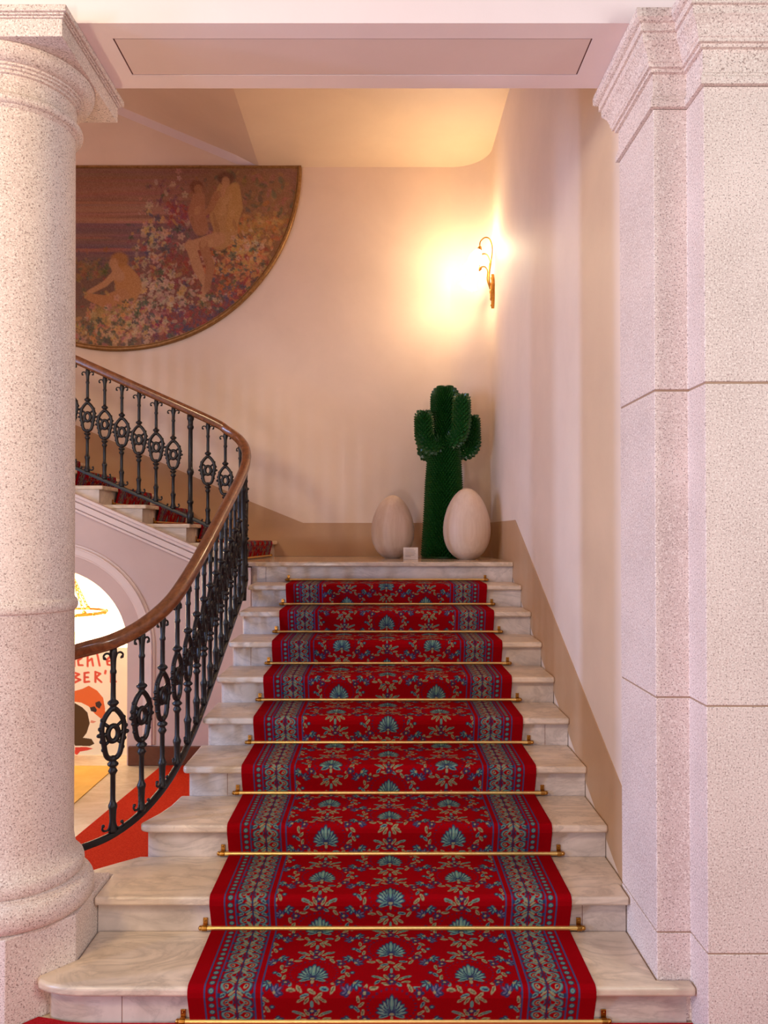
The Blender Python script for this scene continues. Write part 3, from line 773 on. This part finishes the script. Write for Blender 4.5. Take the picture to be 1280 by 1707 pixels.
dabs(150, 262, 400, 20, 26, [CR, (188, 168, 134), GN, BL, YE], 2.2, 5.5)
dabs(220, 310, 440, 42, 24, [RD, (158, 78, 58), (130, 60, 54), OL], 2.4, 6, .6)
dabs(260, 400, 425, 32, 22, [CR, YE, YE, OR, BL, GN, (214, 170, 104)], 2.2, 5.4)
dabs(200, 420, 460, 26, 24, [OR, YE, (206, 130, 76), GN, RD], 2.4, 6)
dabs(260, 275, 485, 34, 22, [CR, CR, (216, 190, 150), YE, GN, (178, 150, 120)], 2.4, 5.6)
dabs(300, 310, 540, 50, 16, [RD, (146, 58, 66), (112, 56, 74), (92, 56, 80), BL], 2.2, 5)
dabs(120, 385, 500, 26, 18, [BL, (96, 70, 84), RD, GN, OR], 2.2, 5)
dabs(420, 180, 545, 60, 20, [CR, (214, 176, 130), PK, GN, YE, (196, 130, 90), (74, 90, 80)], 2.4, 6)
dabs(300, 20, 520, 80, 36, [CR, PK, GN, RD, OL, YE], 2.6, 6)
dabs(120, -20, 350, 50, 40, [OL, GN, PK], 3, 6, .5)
dabs(90, 150, 440, 20, 14, [OL, (150, 96, 60), GN], 3, 6, .6)
SK, SK2, HAIR = (196, 146, 100), (170, 116, 76), (108, 62, 40)
# standing draped figure with a companion
limb([(375, 305), (372, 330), (368, 352), (378, 380), (366, 398)], [10, 15, 17, 18, 14], (186, 142, 84), .85)
limb([(392, 305), (394, 340), (386, 372)], [8, 11, 9], (190, 146, 80), .8)
limb([(366, 392), (330, 402), (316, 405)], [11, 9, 8], SK); limb([(318, 402), (330, 440), (344, 470), (338, 490)], [8, 8, 5, 5], SK)
limb([(340, 402), (352, 440), (346, 478)], [8, 7, 5], SK2); limb([(362, 318), (352, 342), (340, 352)], [6, 5, 4], SK2)
limb([(332, 322), (328, 350), (336, 376)], [10, 13, 12], (172, 116, 80), .8)
paint_small(328, 305, 11, 11, 0, HAIR); paint_small(331, 309, 7, 8, 0, SK2); paint_small(377, 291, 14, 11, 0, (96, 58, 40)); paint_small(377, 297, 7, 9, 0, SK); limb([(377, 300), (370, 318)], [4, 5], SK)
for (x, y, r_) in ((376, 330, 5), (372, 345, 6), (384, 322, 4), (340, 400, 5), (352, 400, 5), (324, 420, 3), (336, 455, 3), (330, 345, 5), (388, 350, 4)):
    paint_small(x, y, r_, r_ * 1.6, 20, (216, 172, 116), .4)
for (x, y, r_) in ((362, 372, 7), (368, 318, 3), (344, 430, 4), (358, 355, 4), (392, 368, 5), (322, 362, 4), (350, 470, 3)):
    paint_small(x, y, r_ * .6, r_ * 1.8, -15, (140, 96, 60), .45)
# seated figure at left
limb([(205, 450), (216, 470), (212, 490)], [16, 20, 16], (190, 132, 70), .85); limb([(196, 448), (176, 468), (150, 482)], [6, 5, 4], SK)
limb([(205, 488), (178, 498), (150, 490)], [12, 10, 6], (186, 130, 78)); paint_small(200, 428, 15, 13, 0, (176, 118, 52)); paint_small(190, 434, 8, 9, 0, SK); limb([(192, 440), (200, 456)], [6, 9], SK)
paint_small(185, 520, 34, 14, -4, (188, 156, 84), .6)
limb([(40, 430), (30, 470), (50, 500)], [16, 20, 15], (182, 128, 84), .8); paint_small(44, 415, 12, 12, 0, HAIR); paint_small(48, 420, 7, 8, 0, SK)
dabs(120, 215, 525, 30, 14, [CR, YE, GN, PK], 2.2, 5); dabs(60, 345, 500, 14, 8, [GN, RD, OL, CR], 2, 4)
dabs(50, 410, 410, 16, 12, [CR, YE], 2, 4)
img = img * .70 + np.array((138, 100, 78.)) * .30 + rng.normal(size=img.shape[:2])[..., None] * 7
px2m = LR / 302.
Pz = np.empty((H_, W_, 3)); Pz[..., 0] = (XX - 196.5) * px2m; Pz[..., 1] = -.022; Pz[..., 2] = -(YY - 273.) * px2m
rr = np.hypot(Pz[..., 0], Pz[..., 2]); ok = (rr < LR - .012)
mk_ = ok[:-1, :-1] & ok[1:, :-1] & ok[:-1, 1:] & ok[1:, 1:]
grid_mesh('canvas', Pz, img * 1.02, M['canvas'], lun, mk_)
half = [(LR * .995 * math.cos(t), LR * .995 * math.sin(t)) for t in np.linspace(-PI, 0, 65)]
obj('backing_board', prism(BM(), half, -.0215, -.002, 'y'), M['gilt'], lun)
fr = BM()
ring_o = [(LR + .012) * np.array((math.cos(t), math.sin(t))) for t in np.linspace(-PI, 0, 81)]
path = [(p[0], -.020, p[1]) for p in ring_o]
sweep(fr, path, [(-.018, -.018), (.018, -.018), (.018, .004), (.008, .018), (-.008, .018), (-.018, .004)], up=Vector((0, -1, 0)))
sweep(fr, [(-LR - .026, -.020, .008), (LR + .026, -.020, .008)], [(-.014, -.018), (.014, -.018), (.014, .004), (.006, .016), (-.006, .016), (-.014, .004)], up=Vector((0, -1, 0)))
obj('frame', fr, M['gilt'], lun, smooth='auto', angle=35)

# ------------------------------------------------------------------ poster and lamp inside the arch
YP = 5.97; s_p = YP / F
def pw(x): return (x - 635) * s_p
PXL, PXR, PTOP, PBOT = -30, 228, 1079, 1259
pos = empty('art_poster', (pw(100), YP, 0), 'cream poster with red brush lettering and an orange shape in the archway', 'poster')
hh, ww = (PBOT - PTOP) * 2, (PXR - PXL) * 2
img = blank(hh, ww, (246, 232, 200)); H_, W_ = hh, ww
YY, XX = np.mgrid[0:hh, 0:ww].astype(float); XX = XX / 2 + PXL; YY = YY / 2 + PTOP
def poly(pts, c, al=1.0):
    ins = np.zeros(XX.shape, bool); n = len(pts)
    for i in range(n):
        x1, y1 = pts[i]; x2, y2 = pts[(i + 1) % n]
        if y1 == y2: continue
        cnd = ((y1 > YY) != (y2 > YY)) & (XX < (x2 - x1) * (YY - y1) / (y2 - y1) + x1); ins ^= cnd
    img[ins] = img[ins] * (1 - al) + np.array(c, float) * al
def brush(pts, w_, c):
    for a, b_ in zip(pts, pts[1:]):
        n = max(2, int(math.hypot(b_[0] - a[0], b_[1] - a[1]) * 1.5))
        for k in range(n + 1):
            t = k / n; paint(a[0] + (b_[0] - a[0]) * t, a[1] + (b_[1] - a[1]) * t, w_, w_ * .8, 30, c, .55, .3)
RO = (214, 82, 58)
for s_ in ([(126, 1098), (126, 1110)], [(138, 1096), (132, 1100), (133, 1108), (140, 1108)], [(148, 1090), (148, 1110)], [(148, 1102), (155, 1097), (157, 1109)], [(164, 1090), (168, 1109)],
           [(180, 1102), (188, 1100), (185, 1094), (180, 1099), (181, 1107), (188, 1108)], [(112, 1096), (108, 1104), (114, 1110)]): brush(s_, 1.9, RO)
for s_ in ([(125, 1120), (125, 1137)], [(125, 1120), (134, 1123), (126, 1128)], [(126, 1128), (136, 1132), (126, 1137)], [(143, 1121), (143, 1136)], [(143, 1121), (150, 1120)], [(143, 1128), (149, 1128)], [(143, 1136), (151, 1135)],
           [(161, 1119), (161, 1136)], [(161, 1119), (169, 1122), (162, 1128)], [(162, 1128), (171, 1136)], [(178, 1117), (177, 1122)], [(187, 1118), (187, 1136)], [(187, 1118), (194, 1118)], [(187, 1127), (193, 1127)], [(187, 1136), (195, 1135)]): brush(s_, 2.0, RO)
poly([(90, 1150), (122, 1152), (140, 1147), (150, 1142), (164, 1150), (174, 1162), (177, 1178), (179, 1204), (170, 1196), (160, 1188), (150, 1176), (138, 1170), (124, 1168), (90, 1170)], (226, 110, 52))
poly([(152, 1178), (160, 1176), (164, 1182), (162, 1186), (154, 1184)], (70, 52, 44)); poly([(161, 1170), (168, 1167), (172, 1173), (168, 1180), (162, 1176)], (70, 52, 44))
poly([(100, 1168), (126, 1170), (140, 1178), (148, 1186), (152, 1204), (147, 1220), (141, 1228), (155, 1230), (160, 1238), (152, 1242), (128, 1241), (120, 1228), (100, 1225)], (84, 60, 32))
poly([(128, 1244), (146, 1243), (158, 1246), (148, 1249), (136, 1251), (131, 1257), (127, 1254)], (216, 70, 52))
poly([(154, 1199), (163, 1201), (158, 1204), (153, 1203)], (226, 150, 120))
Pz = np.empty((hh, ww, 3)); Pz[..., 0] = (XX - 100) * s_p; Pz[..., 1] = -.011; Pz[..., 2] = (HC - (YY - 890) * s_p) 
grid_mesh('poster_sheet', Pz, img, M['poster'], pos)
zt_, zb_ = HC - (PTOP - 890) * s_p, HC - (PBOT - 890) * s_p
obj('backing_board', box(BM(), (PXL - 100) * s_p, (PXR - 100) * s_p, -.010, .012, zb_, zt_), M['card'], pos)
obj('foot_rail', box(BM(), (PXL - 100) * s_p, (PXR - 100) * s_p, -.03, .02, ZF + .0005, zb_ - .001), M['alcove'], pos, bevel=.003)

lamp = empty('hanging_lamp', (-2.565, 6.35, 1.035), 'hanging lamp with glowing bowl on brass chains inside the archway', 'lamp')
bw = BM(); lathe(bw, [(.002, -.15)] + [(.258 * math.sin(a), -.15 * math.cos(a)) for a in np.linspace(.15, PI / 2, 10)] + [(.24, .004), (.05, .006)], 40); obj('glass_bowl', bw, M['bowl'], lamp, smooth='auto', angle=40)
rg = BM(); tube(rg, [(.272 * math.cos(t), .272 * math.sin(t), .006) for t in np.linspace(0, 2 * PI, 49)[:-1]], .014, 8, True, up=Vector((0, 0, 1)))
for k in range(12): a = 2 * PI * k / 12; ball(rg, (.284 * math.cos(a), .284 * math.sin(a), .006), .016, u=8, v=6)
obj('rim', rg, M['brass_dark'], lamp, smooth='auto', angle=40)
for k in range(3):
    a = -.75 + 2 * PI * k / 3; A = Vector((.245 * math.cos(a), .245 * math.sin(a), .02)); B = Vector((0.0, 0, .34)); ch = BM(); n = 11
    d = (B - A).normalized(); s1 = d.cross(Vector((0, 0, 1))).normalized(); s2 = d.cross(s1)
    for i in range(n):
        c = A.lerp(B, (i + .5) / n); sd = s1 if i % 2 else s2
        tube(ch, [c + d * .024 * math.cos(t) + sd * .010 * math.sin(t) for t in np.linspace(0, 2 * PI, 13)[:-1]], .0038, 6, True, up=d.cross(sd))
    ball(ch, A, .02, u=8, v=6)
    obj('chain', ch, M['brass_dark'], lamp, smooth=True)
cr = BM(); lathe(cr, [(.012, .32), (.03, .34), (.012, .36), (.01, .80), (.05, .82), (.05, .84)], 16); obj('ceiling_stem', cr, M['brass_dark'], lamp, smooth='auto', angle=40)

# ------------------------------------------------------------------ cactus, eggs, card on the landing
def studded(bm, path, rad, cell=.031, h=.025, dome=True):
    """a tube covered with upward-leaning diamond studs; path/rad are sampled densely from spline"""
    C_ = catmull(path, 14); nC = len(C_); ds = [0]
    for a, b_ in zip(C_, C_[1:]): ds.append(ds[-1] + (b_ - a).length)
    Lt = ds[-1]; rows_n = max(6, int(Lt / (cell * .62)))
    rmax_end = rad[-1]; rmax = max(rad); around = max(12, int(2 * PI * rmax / cell))
    ref = Vector((0, -1, 0))
    rings = []; cn_ = []
    for i in range(rows_n + 1):
        s = Lt * i / rows_n
        j = min(range(nC - 1), key=lambda q: abs((ds[q] + ds[q + 1]) / 2 - s)); t_ = (s - ds[j]) / max(1e-6, ds[j + 1] - ds[j])
        p = C_[j].lerp(C_[j + 1], t_); tg = (C_[j + 1] - C_[j]).normalized()
        fr_ = s / Lt * (len(rad) - 1); k0 = int(min(fr_, len(rad) - 2)); r_ = rad[k0] + (rad[k0 + 1] - rad[k0]) * (fr_ - k0)
        e = Lt - s
        if dome and e < r_: r_ = math.sqrt(max(1e-6, r_ * r_ - (r_ - e) ** 2))
        e1 = tg.cross(ref).normalized(); e2 = tg.cross(e1)
        off = .5 * (i % 2)
        rings.append([(p, e1, e2, tg, max(r_, .0015), 2 * PI * (k + off) / around) for k in range(around)])
    V = [[bm.verts.new(p + (e1 * math.cos(a) + e2 * math.sin(a)) * r_) for (p, e1, e2, tg, r_, a) in ring] for ring in rings]
    for i in range(rows_n - 1):
        for k in range(around):
            # diamond: bottom V[i][k], left/right on row i+1, top V[i+2][k]
            o0 = 0 if i % 2 == 0 else 1
            kl = (k - 1 + o0) % around; kr = (k + o0) % around
            b0, l0, r0_, t0 = V[i][k], V[i + 1][kl], V[i + 1][kr], V[i + 2][k]
            p, e1, e2, tg, r_, _ = rings[i + 1][0]; a = rings[i][k][5]
            nrm = e1 * math.cos(a) + e2 * math.sin(a); sc = min(1, r_ / (rmax * .5))
            e_ = max(0.0, Lt - Lt * (i + 1) / rows_n); sn = max(0.0, 1 - e_ / rmax_end) if dome else 0.0; cs_ = math.sqrt(max(0, 1 - sn * sn))
            ap = bm.verts.new(p + nrm * r_ + (nrm * cs_ + tg * sn) * h * (.45 + .55 * sc) + tg * h * .35 * cs_)
            for q in ((b0, r0_), (r0_, t0), (t0, l0), (l0, b0)):
                try: bm.faces.new((q[0], q[1], ap))
                except ValueError: pass
    bm.faces.new(V[0][::-1]) if not dome else None
    return bm
YC = 6.62; sc_ = YC / F
def cw(x, y, dy=0.0): return Vector(((x - 635) * sc_, dy, (HC - (y - 890) * sc_)))
cb = cw(738, 930); base_z = ZL
cac = empty('cactus_sculpture', (cb.x, YC, ZL), 'tall green studded cactus sculpture with upturned arms between two pale eggs', 'sculpture')
def cl(x, y, dy=0.0): v = cw(x, y, dy); return (v.x - cb.x, dy, max(.004, v.z - ZL))
def cact(name, path, rad, **k):
    o = obj(name, studded(BM(), path, rad, **k), M['cactus'], cac); return o
zt_c = cl(741, 645)[2]
cact('trunk', [(0, 0, .006), cl(739, 860), cl(740, 780), cl(741, 720), cl(742, 690), cl(742, 644)], [.172, .160, .150, .143, .128, .112, .108, .106])
cact('arm', [cl(735, 738, -.06), cl(720, 746, -.12), cl(708, 738, -.14), cl(705.5, 718, -.14), cl(705, 689, -.14)], [.060, .066, .066, .064, .062])
cact('arm', [cl(747, 738, -.06), cl(758, 732, -.14), cl(765, 716, -.16), cl(766, 692, -.16), cl(766.5, 662, -.16)], [.062, .064, .064, .061, .058])
cact('arm', [cl(752, 742, .03), cl(775, 752, .06), cl(788, 742, .07), cl(789, 720, .07), cl(789, 690, .07)], [.054, .056, .056, .054, .050])
cact('arm', [cl(735, 748, .08), cl(714, 752, .16), cl(712, 735, .17), cl(714, 712, .17), cl(716, 688, .17)], [.056, .060, .058, .055, .052])
rimb = BM(); lathe(rimb, [(.168, .001), (.186, .003), (.186, .016), (.170, .02)], 48); obj('base_rim', rimb, M['cactus'], cac, smooth='auto')

def egg(x, Y, wpx, hpx, label, rz):
    s = Y / F; X = (x - 635) * s; R_ = wpx * s / 2; Ht = hpx * s
    b_ = BM(); pr = []; n = 40
    for k in range(n + 1):
        t = PI * k / n; z = (1 - math.cos(t)) / 2
        pr.append((max(.0008, R_ * math.sin(t) * (1 + .155 * math.cos(t)) / 1.012), Ht * z))
    pr = [p for p in pr if p[1] > .010]; z0 = pr[0][1]
    pr = [(pr[0][0] * .97, 0.0008)] + [(r_, z - z0 + .003) for r_, z in pr]
    lathe(b_, pr, 64)
    o = obj('egg_sculpture', b_, M['egg'], smooth='auto', angle=50); o.location = (X, Y, ZL); o.rotation_euler = (0, 0, rz)
    tag(o, label, 'sculpture', 'giant pale eggs on the landing')
egg(654.5, 6.60, 72, 107, 'giant pale egg left of the green cactus, farther back', .4)
egg(778, 6.28, 79, 121, 'larger giant pale egg right of the green cactus, in front of it', 1.3)

Yk = 6.22; sk = Yk / F
card = empty('information_card', ((684.5 - 635) * sk, Yk, ZL), 'small white information card standing between left egg and cactus', 'sign')
cd = BM(); wv = 12.2 * sk; hv = .098
v = [(-wv, .0, .001), (wv, .0, .001), (wv, .018, hv), (-wv, .018, hv)]
f_ = [cd.verts.new(p) for p in v]; bk = [cd.verts.new((x, y + .003, z)) for x, y, z in v]
cd.faces.new(f_); cd.faces.new(bk[::-1])
for k in range(4): j = (k + 1) % 4; cd.faces.new((f_[k], f_[j], bk[j], bk[k]))
obj('card', cd, M['card'], card)
box_ = BM(); box(box_, -wv, wv, .003, .05, .0005, .003); obj('foot', box_, M['card'], card)
for k in range(6):
    t = .82 - k * .115; ln = wv * (.62, .74, .70, .74, .66, .4)[k]; b_ = BM(); y = .018 * t - .0007
    q = [b_.verts.new(p) for p in ((-wv * .74, y, hv * t), (-wv * .74 + ln * 1.9, y, hv * t), (-wv * .74 + ln * 1.9, y + .0006, hv * t + .0028), (-wv * .74, y + .0006, hv * t + .0028))]
    b_.faces.new(q); obj('text_line', b_, M['ink'], card)

# ------------------------------------------------------------------ wall sconce
SY, SZ = 6.66, 3.80
sco = empty('wall_sconce', (XW, SY, SZ), 'brass wall lamp with glowing glass shades on the right wall', 'wall lamp')
bpB = BM()
prism(bpB, [(-.035, -.02), (-.045, .05), (-.03, .10), (-.012, .13), (0, .155), (.012, .13), (.03, .10), (.045, .05), (.035, -.02), (.028, -.075), (.014, -.11), (0, -.15), (-.014, -.11), (-.028, -.075)], -.026, -.0008, 'x')
for z, r_ in ((.06, .018), (.0, .024), (-.06, .018), (-.12, .010), (.115, .010)): ball(bpB, (-.026, 0, z), r_, .7, 1, 1.2)
tube(bpB, [(-.03, .022 * math.cos(t), -.005 + .06 * math.sin(t)) for t in np.linspace(0, 2 * PI, 21)[:-1]], .006, 6, True, up=Vector((1, 0, 0)))
obj('back_plate', bpB, M['brass_dark'], sco, smooth='auto', bevel=.004, seg=2)
def shade_bm(p, d, ln=.20):
    """tulip glass shade opening along d from p"""
    b_ = BM(); d = Vector(d).normalized(); e1 = d.cross(Vector((0, 1, 0))).normalized(); e2 = d.cross(e1); seg = 24; rings = []
    for r_, t in ((.020, 0), (.034, .12), (.050, .30), (.056, .48), (.052, .66), (.056, .82), (.068, .94), (.076, 1.0), (.070, .99), (.052, .82), (.047, .60), (.048, .35), (.015, .1)):
        rings.append([b_.verts.new(Vector(p) + d * ln * t + (e1 * math.cos(a) + e2 * math.sin(a)) * r_ * (1 + (.10 * math.cos(6 * a) if t > .8 else 0))) for a in [2 * PI * k / seg for k in range(seg)]])
    for A, B in zip(rings, rings[1:]):
        for k in range(seg): b_.faces.new((A[k], A[(k + 1) % seg], B[(k + 1) % seg], B[k]))
    b_.faces.new(rings[0][::-1]); b_.faces.new(rings[-1]); return b_
for (dy, zz, top) in ((-.055, .0, .452), (.085, -.03, .36)):
    a_ = BM(); ex = -.125
    pth = catmull([(-.03, 0, .0), (-.045, dy * .3, .12), (-.030, dy * .6, .26), (-.022, dy * .8, top - .09), (-.045, dy * .95, top - .015), (-.085, dy, top), (-.125, dy, top - .035), (-.132, dy, top - .09)], 6)
    tube(a_, pth, .0058, 8); ball(a_, (-.132, dy, top - .09), .016)
    obj('arm', a_, M['brass_dark'], sco, smooth=True)
    cupb = BM(); ball(cupb, (-.137, dy, top - .105), .024, 1, 1, .8); obj('cup', cupb, M['brass_dark'], sco, smooth=True)
    obj('glass_shade', shade_bm((-.138, dy, top - .108), (-.42, -.05, -1)), M['shade'], sco, smooth='auto', angle=60)
lf = BM()
tube(lf, catmull([(-.035, 0, .02), (-.062, -.01, .10), (-.060, -.02, .17), (-.085, -.03, .205), (-.118, -.035, .20), (-.13, -.035, .18)], 6), .006, 8)
for k in range(5): ball(lf, (-.128 - .006 * k, -.035, .188 - .008 * k), .016 - .002 * k, 1, .5, 1)
obj('leaf_scroll', lf, M['brass_dark'], sco, smooth=True)

# ------------------------------------------------------------------ lights
def pt(name, loc_, color, watts, r_=.05):
    l = bpy.data.lights.new(name, 'POINT'); l.color = color; l.energy = watts; l.shadow_soft_size = r_
    o = bpy.data.objects.new(name, l); COL.objects.link(o); o.location = loc_; return o
def area(name, loc_, target, sx, sy, color, watts, spread=180):
    l = bpy.data.lights.new(name, 'AREA'); l.shape = 'RECTANGLE'; l.size = sx; l.size_y = sy; l.color = color; l.energy = watts; l.spread = math.radians(spread)
    o = bpy.data.objects.new(name, l); COL.objects.link(o); o.location = loc_
    o.rotation_euler = (Vector(target) - Vector(loc_)).to_track_quat('-Z', 'Y').to_euler(); return o
WARM = (1.0, .66, .36)
def cone_at(dy, zz): return (XW - .138 - .387 * .165, SY + dy - .046 * .165, SZ + zz - .92 * .165)
pt('sconce_bulb', cone_at(-.055, .452 - .108), (1.000, 0.701, 0.383), 7.4, .03)
pt('sconce_bulb_far', cone_at(.085, .36 - .108), (1.000, 0.739, 0.432), 6.5, .03)
pt('sconce_fill_open', (XW - .255, SY - .02, SZ + .36), (1.000, 0.775, 0.45), 22.0, .05)  # unseen bare point added beside the shades to brighten ceiling and wall
pt('alcove_bulb', (-2.72, 6.2, .70), (1.000, 0.84, 0.56), 150.0, .12)
pt('alcove_bulb_up', (-2.5, 6.0, 1.22), (1.000, 0.84, 0.56), 30.0, .10)
pt('upper_stair_fill', (-4.2, 5.2, 4.0), (1.000, 0.72, 0.80), 26, .15)  # added fill with no visible source, lifts the upper wall and sloping ceiling
area('hall_window_near', (-8.0, 1.26, 2.2), (1.0, 3.2, 1.9), .30, 2.8, (0.40, 0.55, 1.000), 320)
area('hall_window_far', (-8.0, -2.1, 2.2), (1.0, 3.6, 1.8), .45, 2.8, (0.42, 0.60, 1.000), 310.0)
area('hall_chandelier', (3.6, -.4, 3.0), (-.2, 3.0, 2.2), .9, .9, (0.976, 1.000, 0.945), 76)
area('hall_fill_left', (-2.6, .2, 3.5), (-.6, 3.0, 2.9), .7, .7, (1.000, 0.75, 0.44), 84.0)  # added front-left fill for the column and the near right wall
area('hall_bounce_fill', (.3, -.8, 4.2), (.3, -.6, 0), 1.4, 1.4, (0.714, 0.706, 1.000), 61.6)  # added downward light, bounced off the red carpet to lift the soffit
area('hall_soffit_fill', (-1.0, -1.8, .7), (-.2, 2.6, 3.5), .6, .6, (1.000, 0.824, 0.788), 62.4)  # added upward fill for the underside of the beam
w_ = bpy.data.worlds.new('hall_air'); SC.world = w_; w_.use_nodes = True
w_.node_tree.nodes['Background'].inputs[0].default_value = (.90, .98, .80, 1); w_.node_tree.nodes['Background'].inputs[1].default_value = .142

# ------------------------------------------------------------------ camera
cam = bpy.data.cameras.new('camera'); co_ = bpy.data.objects.new('camera', cam); COL.objects.link(co_)
cam.sensor_fit = 'VERTICAL'; cam.sensor_height = 36.0; cam.sensor_width = 27.0; cam.lens = 36.0 * F / 1707.0
PIT = .7
co_.location = (0, 0, HC); co_.rotation_euler = (math.radians(90 + PIT), 0, 0)
cam.shift_y = (36.5 - F * math.tan(math.radians(PIT))) / 1707.0; cam.shift_x = 5.0 / 1707.0
cam.clip_start = .05
SC.camera = co_
SC.view_settings.view_transform = 'Standard'; SC.view_settings.look = 'None'; SC.view_settings.gamma = 1.0; SC.view_settings.exposure = 0.0
SC.view_settings.use_curve_mapping = False
